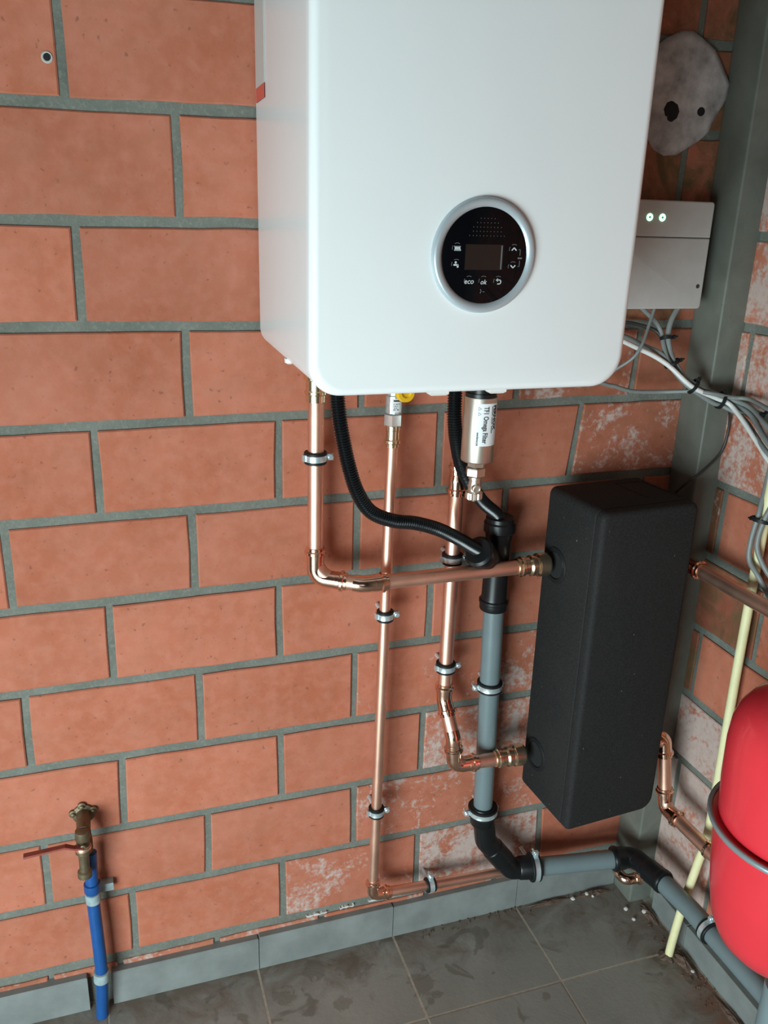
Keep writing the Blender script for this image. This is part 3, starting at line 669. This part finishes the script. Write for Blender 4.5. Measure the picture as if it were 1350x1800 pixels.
d1 = (Vector(E1[3]) - Vector(E1[2])).normalized(); mb.lathe(Vector(E1[3]) + d1*.004, -d1, [(0, .0205), (.0005, .0262), (.004, .0278), (.014, .0278), (.018, .0262), (.044, .0252), (.047, .0232)], 26)
dm = (Vector(E1[2]) - Vector(E1[1])).normalized(); mb.lathe(Vector(E1[1]) + dm*.026, dm, [(0, .0232), (.002, .0250), (.045, .0250), (.047, .0232)], 26)
mb.build('double_bend', 'black', wp, 35)
E2 = pp_(wp, [(1.180, -.107, .1715), (1.228, -.116, .1735), (1.242, -.215, .183)])
mb = MB(); mb.tube(fillet(E2, .022), .0232, 26)
da = (Vector(E2[0]) - Vector(E2[1])).normalized(); db = (Vector(E2[2]) - Vector(E2[1])).normalized()
mb.lathe(Vector(E2[0]), -da, [(0, .0205), (.0005, .0262), (.004, .0282), (.010, .0282), (.013, .0258), (.028, .0245), (.030, .0232)], 26)
mb.lathe(Vector(E2[2]) , -db, [(0, .0205), (.0005, .0245), (.004, .0265), (.012, .0265), (.015, .0250), (.020, .0252), (.024, .0246), (.028, .0252), (.032, .0246), (.036, .0252), (.050, .0246), (.058, .0232)], 26)
mb.build('bend', 'black', wp, 35)

dp = thing('drain_pipe', 'short upright grey drain pipe standing below red vessel at right edge', 'pipe', (1.148, -.652, 0))
MB().lathe((0, 0, 0), (0, 0, 1), [(0, .050), (.385, .050), (.385, .046), (.02, .046)], 36).build('pipe', 'pvc_dark', dp, 35)
MB().lathe((0, 0, 0), (0, 0, 1), [(0, .0505), (.001, .055), (.05, .055), (.053, .0505)], 36).build('socket', 'pvc_dark', dp, 35)

# ------------------------------------------------------------------ clamps
X, Y, Z = Vector((1, 0, 0)), Vector((0, 1, 0)), Vector((0, 0, 1))
clamp((.505, -.05, 1.136), Z, -Y, X, PR, 'pipe clamp on copper pipe under boiler left corner')
clamp((.6395, -.05, .822), Z, -Y, X, GR, 'pipe clamp in middle of the thin gas pipe')
clamp((.6345, -.05, .380), Z, -Y, X, GR, 'pipe clamp near bottom of the upright gas pipe')
clamp((.769, -.05, .924), Z, -Y, X, PR, 'pipe clamp just above the horizontal copper pipe')
clamp((.769, -.05, .694), Z, -Y, X, PR, 'pipe clamp on copper pipe above its wavy bends')
clamp((.868, -.05, .636), Z, -Y, -X, WR, 'pipe clamp in middle of the upright grey pipe')
clamp((.8755, -.05, .330), Z, -Y, -X, .0262, 'pipe clamp around top of the black double bend')
clamp((.764, -.0489, .1575), X, -Y, Z, GR, 'pipe clamp on copper pipe lying along skirting')
clamp((1.003, -.0717, .1643), Vector((1, -.15, 0)), -Y, Z, .0262, 'pipe clamp around right end of black double bend')
clamp((1.2455, -.356, .1886), Y, -X, Z, WR, 'pipe clamp on grey pipe along the right wall', stud=.05)
clamp((1.297, -.372, .127), Y, -X, -Z, GR, 'pipe clamp on copper pipe hidden under grey pipe', stud=.012)

# ------------------------------------------------------------------ magnetic filter
fi = thing('magnetic_filter', 'champagne nickel filter cylinder with white label hanging below boiler', 'filter', (.745, -.18, 1.152))
FR = .0268
MB().lathe((0, 0, 0), (0, 0, 1), [(0, .006), (0, FR-.003), (.0012, FR-.0008), (.003, FR), (.106, FR), (.1075, FR-.0006)], 48).build('body', 'nickel', fi, 40)
MB().lathe((0, 0, .1075), (0, 0, 1), [(0, FR-.002), (.006, FR-.002), (.006, FR-.005), (.085, FR-.005)], 40).build('upper_collar', 'black', fi, 30)
mb = MB(); mb.hexnut((-.0005, 0, -.010), (0, 0, 1), .010, .0150, .001, .2); mb.hexnut((-.001, 0, -.0255), (0, 0, 1), .0145, .0168, .0016, .5); mb.build('hex_nut', 'nickel', fi, 0)
mb = MB(); mb.lathe((-.001, 0, -.027), (0, 0, -1), [(0, .0110), (.004, .0110), (.005, .0095), (.012, .0105), (.024, .0110), (.026, .0128), (.027, .0128)], 24)
mb.lathe((-.001, 0, -.043), (-.15, -1, -.15), [(0, .0075), (.012, .0075), (.0145, .0070), (.0150, .0056), (.0130, .0050)], 20); mb.build('drain_valve', 'nickel', fi, 35)
mb = MB(); n_ = 36; L = []
for z, k in ((-.053, 0), (-.054, 1), (-.064, 1), (-.066, 0)):
    L.append([(-.001 + (.0128 + k*(.0018 if i % 3 else .0004))*math.cos(2*PI*i/n_), (.0128 + k*(.0018 if i % 3 else .0004))*math.sin(2*PI*i/n_), z) for i in range(n_)])
mb.loops(L); mb.lathe((-.001, 0, -.065), (0, 0, -1), [(0, .006), (.004, .005)], 12); mb.build('knurled_cap', 'nickel', fi, 0)
A0 = -115.0
def on_cyl(a, z, off): return ((FR+off)*math.cos(R(A0+a)), (FR+off)*math.sin(R(A0+a)), z)
def cyl_patch(a0, a1, z0, z1, off, n_=14):
    vs = []; fs = []
    for i in range(n_+1):
        a = a0 + (a1-a0)*i/n_; vs += [on_cyl(a, z0, off), on_cyl(a, z1, off)]
    for i in range(n_): fs.append((2*i, 2*i+2, 2*i+3, 2*i+1))
    return vs, fs
lb = MB().add(*cyl_patch(-12, 74, .031, .100, .0003, 20)).build('label', 'paper', fi, 60); lb['label'] = 'white label with black lettering'
def cyl_text(body, length, a_base, a_top, zt, name, bold=0.0, mat='ink', shear=0.0):
    vs, fs = text_geo(body, .01, shear, bold); x0 = min(v.x for v in vs); x1 = max(v.x for v in vs); cap = .0069 + 2*bold
    return MB().add([on_cyl(a_base + (v.y)/cap*(a_top-a_base), zt - (v.x-x0)/(x1-x0)*length, .0007) for v in vs], fs).build(name, mat, lb, smooth=0)
cyl_text('TF1 Omega Filter', .0600, 14, 32, .0955, 'product_lettering', .00022)
cyl_text('FERNOX', .0400, 51, 67, .0965, 'maker_lettering', .00045)
cyl_text('www.fernox.com', .0225, -7, 1, .0540, 'web_address', .00025)
mb = MB()
for za, zb in ((.0955, .0810), (.0785, .0665), (.0640, .0530)):
    z = za
    while z > zb:
        mb.add(*cyl_patch(43.5, 47.0, z-.0012, z, .0007, 2)); z -= .0015
mb.build('strapline_print', 'ink', lb, 0)
mb = MB()
for z in (.092, .0835):
    q = [(-6, z+.0033), (5.5, z), (-6, z-.0033)]; inn = [(-4.5, z+.0018), (2.2, z), (-4.5, z-.0018)]
    P = [on_cyl(a, zz, .0007) for a, zz in q] + [on_cyl(a, zz, .0007) for a, zz in inn]
    mb.add(P, [(0, 1, 4, 3), (1, 2, 5, 4), (2, 0, 3, 5)])
mb.build('warning_symbols', 'ink_grey', lb, 0)

# ------------------------------------------------------------------ grey control box with two leds
cb = thing('control_box', 'beige-grey plastic control box with two green lights beside boiler', 'control box', (1.132, 0, 1.473))
BXc, BZc = 1.132, 1.473
MB().loops(slab_loops(1.03-BXc, 1.234-BXc, 1.3805-BZc, 1.5045-BZc, bev(-.004, -.060, 0, .003), (.006, .006, .001, .001), 4)).build('cover', 'grey_plastic', cb, 40)
MB().loops(slab_loops(1.03-BXc, 1.234-BXc, 1.5055-BZc, 1.5665-BZc, bev(-.004, -.060, 0, .003), (.001, .001, .006, .006), 4)).build('top_cover', 'grey_plastic', cb, 40)
for x in (1.1005, 1.1265):
    l = MB().lathe((x-BXc, -.0595, 1.5378-BZc), (0, -1, 0), [(0, .0064), (.0012, .0062), (.002, .0052), (.0022, .0026)], 20).build('indicator_light', 'led', cb, 40)
    MB().lathe((x-BXc-.0008, -.0612, 1.5378-BZc), (0, -1, 0), [(0, .0024), (.0012, .002)], 12).build('light_core', 'led_dark', l, 40)
MB().lathe((1.2215-BXc, -.0595, 1.421-BZc), (0, -1, 0), [(0, .0042), (.0012, .0036), (.0013, .002), (.0006, .0015)], 12).build('screw', 'dark_cable', cb, 30)

# ------------------------------------------------------------------ cables and ties
def cable(name, pts, r, mat, label): return tag(MB().tube(spline(pts, 8), r, 10).build(name, mat, None, 80), label, 'cable')
cable('cable', [(.800, -.10, 1.375), (.93, -.06, 1.362), (1.03, -.05, 1.343), (1.074, -.05, 1.326), (1.116, -.05, 1.309), (1.148, -.06, 1.295), (1.175, -.075, 1.277), (1.208, -.10, 1.245), (1.255, -.112, 1.224), (1.274, -.122, 1.217), (1.283, -.135, 1.207), (1.283, -.171, 1.186), (1.281, -.218, 1.156), (1.278, -.253, 1.136), (1.288, -.36, 1.07)], .0046, 'white_cable', 'white cable running from boiler edge across column to right wall')
cable('cable', [(1.206, -.034, 1.39), (1.204, -.035, 1.38), (1.190, -.04, 1.359), (1.183, -.045, 1.333), (1.185, -.055, 1.303), (1.191, -.068, 1.281), (1.211, -.088, 1.250), (1.253, -.100, 1.226), (1.285, -.115, 1.213), (1.300, -.162, 1.200), (1.276, -.25, 1.165), (1.290, -.36, 1.12)], .0052, 'cable', 'grey cable dropping from right end of control box')
cable('cable', [(1.150, -.04, 1.39), (1.149, -.04, 1.379), (1.134, -.05, 1.347), (1.116, -.064, 1.319), (1.103, -.062, 1.295), (1.085, -.045, 1.273), (1.05, -.03, 1.250), (.97, -.03, 1.262), (.82, -.09, 1.335)], .0030, 'cable', 'thin grey cable curving from control box back toward boiler')
cable('cable', [(1.120, -.03, 1.39), (1.128, -.03, 1.38), (1.159, -.03, 1.357), (1.174, -.036, 1.335), (1.174, -.05, 1.310), (1.177, -.066, 1.284), (1.193, -.082, 1.258), (1.217, -.097, 1.236), (1.254, -.108, 1.214), (1.277, -.118, 1.206), (1.299, -.15, 1.188), (1.277, -.25, 1.148), (1.290, -.36, 1.10)], .0045, 'cable', 'grey cable slanting from middle of control box into the bundle')
cable('cable', [(.80, -.10, 1.335), (.93, -.06, 1.285), (1.052, -.05, 1.245), (1.077, -.05, 1.239), (1.118, -.05, 1.228), (1.171, -.06, 1.227), (1.218, -.098, 1.234), (1.250, -.120, 1.232), (1.281, -.128, 1.226), (1.300, -.156, 1.227), (1.277, -.25, 1.222), (1.290, -.36, 1.20)], .0040, 'cable', 'grey cable crossing almost level below the white cable')
cable('cable', [(.80, -.06, 1.39), (.96, -.02, 1.362), (1.095, -.02, 1.353), (1.136, -.02, 1.347), (1.166, -.03, 1.337), (1.176, -.043, 1.318), (1.178, -.058, 1.296), (1.187, -.075, 1.275), (1.204, -.092, 1.25)], .0034, 'dark_cable', 'dark thin cable coming level out of boiler into the bundle')
cable('cable', [(.80, -.08, 1.38), (.96, -.03, 1.350), (1.09, -.02, 1.33), (1.141, -.03, 1.311), (1.166, -.055, 1.298), (1.188, -.07, 1.275), (1.214, -.09, 1.251), (1.252, -.103, 1.233), (1.284, -.117, 1.221), (1.299, -.16, 1.213), (1.277, -.25, 1.19), (1.290, -.36, 1.15)], .0046, 'cable', 'grey cable lying directly above the white cable')
cable('cable', [(1.262, -.112, 1.217), (1.280, -.115, 1.212), (1.305, -.102, 1.185), (1.313, -.095, 1.147), (1.306, -.092, 1.107), (1.273, -.090, 1.073), (1.252, -.076, 1.046), (1.247, -.05, 1.016), (1.245, -.02, .99)], .0026, 'dark_cable', 'thin dark cable looping down across the steel column')
cable('cable', [(1.311, -.215, 1.24), (1.310, -.222, 1.14), (1.300, -.231, 1.093), (1.279, -.248, 1.042), (1.273, -.247, .987), (1.273, -.252, .95), (1.279, -.276, .925), (1.297, -.30, .88), (1.300, -.32, .83)], .0050, 'cable', 'grey cable hanging along the left of yellow conduit')
cable('cable', [(1.312, -.275, 1.24), (1.311, -.272, 1.14), (1.302, -.268, 1.093), (1.281, -.263, 1.037), (1.276, -.260, .985), (1.283, -.275, .950), (1.299, -.305, .912), (1.303, -.36, .86)], .0050, 'cable', 'grey cable hanging tied to the yellow conduit, nearer the viewer')
def tie(p, d, r, label, tail):
    t = thing('cable_tie', label, 'cable tie', p, 0, 'black cable ties'); d = Vector(d).normalized()
    MB().lathe(-d*.003, d, [(0, r-.002), (0, r+.0006), (.006, r+.0006), (.006, r-.002)], 16, cap=False).build('strap', 'rubber', t, 30)
    tl = Vector(tail).normalized(); c = tl*r
    MB().tube([c - tl*.002, c + tl*.005], .0042, 6).build('head', 'rubber', t, 0)
    MB().tube([c + tl*.003, c + tl*.009], .0018, 6).build('tail', 'rubber', t, 0)
tie((1.180, -.046, 1.326), (.05, -.3, -1), .0115, 'cable tie closest under control box', (1, -.4, .2))
tie((1.184, -.067, 1.282), (.6, -.3, -1), .0145, 'cable tie holding white cable left of column', (.9, -.5, .5))
tie((1.217, -.094, 1.243), (.9, -.3, -.6), .0150, 'cable tie at left edge of steel column', (.3, -.5, .9))
tie((1.268, -.114, 1.219), (1, -.3, -.3), .0165, 'cable tie in front of steel column face', (.1, -.4, 1))
tie((1.303, -.204, 1.205), (0, -1, -.2), .0150, 'cable tie at right edge of the photograph', (-1, 0, .4))
tie((1.285, -.252, 1.027), (-.15, 0, -1), .0190, 'cable tie around yellow conduit and its grey cables', (-1, .2, .2))

o = MB().tube(spline([(1.263, -.240, -.004), (1.2660, -.241, .05), (1.2735, -.245, .15), (1.2840, -.253, .26), (1.2905, -.259, .36), (1.293, -.251, .70), (1.294, -.249, 1.0), (1.297, -.249, 1.35), (1.299, -.249, 2.0)], 6), .0090, 16).build('conduit', 'yellow', None, 60)
tag(o, 'pale yellow plastic conduit rising from the floor along right wall', 'conduit')

# ------------------------------------------------------------------ red expansion vessel
ve = thing('expansion_vessel', 'red expansion vessel with grey clamp ring at right edge', 'vessel', (1.15, -.59, .40))
MB().lathe((0, 0, 0), (0, 0, 1), [(0, .02), (.000, .045), (.012, .075), (.035, .096), (.065, .1085), (.11, .1165), (.16, .1225), (.21, .1265), (.244, .128), (.247, .134), (.251, .134)], 72).build('lower_shell', 'red', ve, 60)
MB().lathe((0, 0, .252), (0, 0, 1), [(0, .120), (.004, .1250), (.012, .1255), (.06, .1290), (.125, .1305), (.158, .128), (.180, .121), (.198, .109), (.213, .090), (.224, .060), (.229, .025)], 72).build('upper_shell', 'red', ve, 60)
MB().lathe((0, 0, .246), (0, 0, 1), [(.0, .1365), (.0012, .1335), (.0045, .1320), (.0085, .1330), (.010, .1365), (.0085, .1395), (.0045, .1405), (.0012, .1395), (.0, .1365)], 72, cap=False).build('clamp_ring', 'band_grey', ve, 50)
MB().box((.125, -.02, .10), (.17, .02, .36)).build('wall_bracket', 'zinc', ve, 0)
MB().lathe((0, 0, .478), (0, 0, 1), [(0, .012), (.025, .012), (.027, .009)], 16).build('valve_cap', 'black', ve, 30)

# ------------------------------------------------------------------ old tap with blue water pipe
tp = thing('wall_tap', 'old tarnished brass wall tap with long flat red lever', 'tap', (.074, 0, .45))
o_ = tp.location
mb = MB(); mb.lathe(sub((.076, .0, .462), o_), (0, -1, 0), [(0, .020), (.005, .020), (.007, .0135), (.018, .0125), (.055, .0125)], 20); 
for a in (20, 95, 165, 250): mb.lathe(sub((.076 + .0185*math.cos(R(a)), 0, .462 + .0185*math.sin(R(a))), o_), (0, -1, 0), [(0, .0075), (.006, .0075), (.007, .004), (.010, .0038), (.011, .002)], 12)
mb.build('wall_flange', 'old_brass', tp, 35)
mb = MB(); mb.lathe(sub((.0745, -.060, .472), o_), (-.03, 0, -1), [(0, .008), (.002, .0125), (.018, .0135), (.022, .0115), (.030, .0115), (.034, .0140), (.048, .0140), (.052, .0105), (.058, .0095), (.088, .0090), (.091, .0128), (.102, .0128), (.104, .010)], 20); mb.build('tap_body', 'old_brass', tp, 30)
MB().lathe(sub((.0735, -.060, .440), o_), (-.03, 0, -1), [(0, .0130), (.003, .0142), (.015, .0138), (.018, .012)], 20).build('copper_ring', 'copper', tp, 35)
P = [(.074, -.076, .446), (.060, -.077, .449), (.045, -.078, .4565), (-.024, -.078, .452)]; mb = MB()
for a, b in zip(P[:-1], P[1:]):
    a, b = Vector(sub(a, o_)), Vector(sub(b, o_)); mb.loops([[a + Vector((0, s*.005, q*.0017)) for s, q in ((-1, -1), (1, -1), (1, 1), (-1, 1))], [b + Vector((0, s*.0055, q*.0021)) for s, q in ((-1, -1), (1, -1), (1, 1), (-1, 1))]])
mb.build('lever', 'lever', tp, 0)
MB().lathe(sub((.074, -.072, .4465), o_), (0, -1, 0), [(0, .005), (.006, .005), (.007, .003)], 10).build('screw', 'old_brass', tp, 30)

bp = thing('water_pipe', 'blue plastic water pipe patched with grey tape below the tap', 'pipe', (.081, -.036, .39))
o_ = bp.location
P = [(.0825, -.034, .398), (.0815, -.035, .377), (.0795, -.036, .306), (.0790, -.037, .278), (.0805, -.040, .199), (.0810, -.040, .127), (.078, -.038, .06), (.0735, -.036, -.004)]
MB().tube([sub(p, o_) for p in spline(P, 6)], .0118, 18).build('blue_pipe', 'blue', bp, 60)
MB().lathe(sub((.0800, -.0355, .330), o_), (-.02, 0, -1), [(0, .0120), (.001, .0150), (.018, .0150), (.021, .0135)], 18).build('blue_sleeve', 'blue', bp, 35)
MB().lathe(sub((.0797, -.0362, .308), o_), (0, 0, -1), [(0, .0122), (.001, .0140), (.021, .0140), (.022, .0122)], 18).build('tape_wrap', 'tape', bp, 35)
MB().lathe(sub((.0808, -.0400, .118), o_), (-.05, 0, -1), [(0, .0122), (.001, .0150), (.022, .0150), (.024, .0122)], 18).build('tape_wrap', 'tape', bp, 35)
mb = MB(); mb.tube([sub(p, o_) for p in ((.0825, -.034, .396), (.0830, -.034, .425), (.080, -.025, .450))], .0062, 12); mb.build('brass_adapter', 'old_brass', bp, 40)
MB().box(sub((.090, -.016, .286), o_), sub((.117, .0, .303), o_)).build('wall_clip', 'tape', bp, 0)

# wall plug in the upper left brick
wpg = thing('wall_plug', 'pale wall plug with dark hole in upper left brick', 'wall plug', (.132, 0, 1.722))
MB().lathe((0, .002, 0), (0, -1, 0), [(0, .0078), (.0025, .0078), (.0035, .0068), (.0030, .0048), (-.004, .0046)], 20, cap=False).build('rim', 'skin', wpg, 40)
MB().lathe((0, .0005, 0), (0, -1, 0), [(0, .0050), (.0030, .0048)], 16).build('dark_bore', 'hole', wpg, 0)

# ------------------------------------------------------------------ dirt and crumbs in the corner
random.seed(11)
mb = MB()
def heap(cx, cy, rx, ry, h):
    n_ = 18; rings = []
    for fr, zz in ((1, -.001), (.75, .35), (.4, .8), (.12, 1.0)):
        rings.append([(cx + fr*rx*(1 + .25*random.uniform(-1, 1))*math.cos(2*PI*k/n_), cy + fr*ry*(1 + .25*random.uniform(-1, 1))*math.sin(2*PI*k/n_), zz*h*random.uniform(.6, 1.2) if zz > 0 else zz) for k in range(n_)])
    mb.loops(rings, cap0=False)
heap(1.285, -.265, .016, .045, .010); heap(1.290, -.125, .012, .035, .009); heap(1.20, -.030, .045, .010, .007); heap(1.08, -.026, .06, .008, .005); heap(1.294, -.42, .010, .07, .006); heap(1.262, -.240, .022, .020, .008)
for k in range(150):
    a = random.random()
    cx, cy = (random.gauss(1.284, .014), random.uniform(-.42, -.10)) if a < .55 else (random.uniform(.75, 1.25), -.018 - abs(random.gauss(0, .012)))
    if cx > 1.303: cx = 1.30
    r_ = random.uniform(.0008, .0026)
    mb.add([(cx - r_, cy - r_, 0), (cx + r_, cy - r_*.8, 0), (cx + r_*.7, cy + r_, 0), (cx - r_*.9, cy + r_, 0), (cx + r_*.2, cy, r_*1.5)], [(0, 1, 4), (1, 2, 4), (2, 3, 4), (3, 0, 4)])
o = mb.build('dirt', 'dirt', None, 0); o['kind'] = 'stuff'; o['label'] = 'brown dirt and grit swept into the corner'; o['category'] = 'dirt'
CR = [(1.182, -.030, .006, 'mortar crumb by back skirting, nearer the column'), (1.193, -.040, .004, 'tiny mortar crumb left of the column foot'), (1.142, -.034, .006, 'mortar crumb furthest left along back skirting'),
      (1.247, -.098, .006, 'mortar crumb touching the column foot'), (1.284, -.118, .007, 'largest mortar crumb, beside right skirting end'), (1.247, -.130, .005, 'mortar crumb alone on tile before the column'), (1.286, -.293, .005, 'white mortar crumb below yellow conduit foot')]
for x_, y_, r_, lab in CR:
    mb = MB(); L = []
    for fr, zz in ((.7, 0), (1, .35), (.75, .85), (.3, 1.1)):
        L.append([(fr*r_*random.uniform(.75, 1.2)*math.cos(2*PI*k/7), fr*r_*random.uniform(.75, 1.2)*math.sin(2*PI*k/7), zz*r_) for k in range(7)])
    mb.loops(L); o = mb.build('mortar_crumb', 'crumb', None, 0); o.location = (x_, y_, 0); tag(o, lab, 'crumb', 'mortar crumbs')
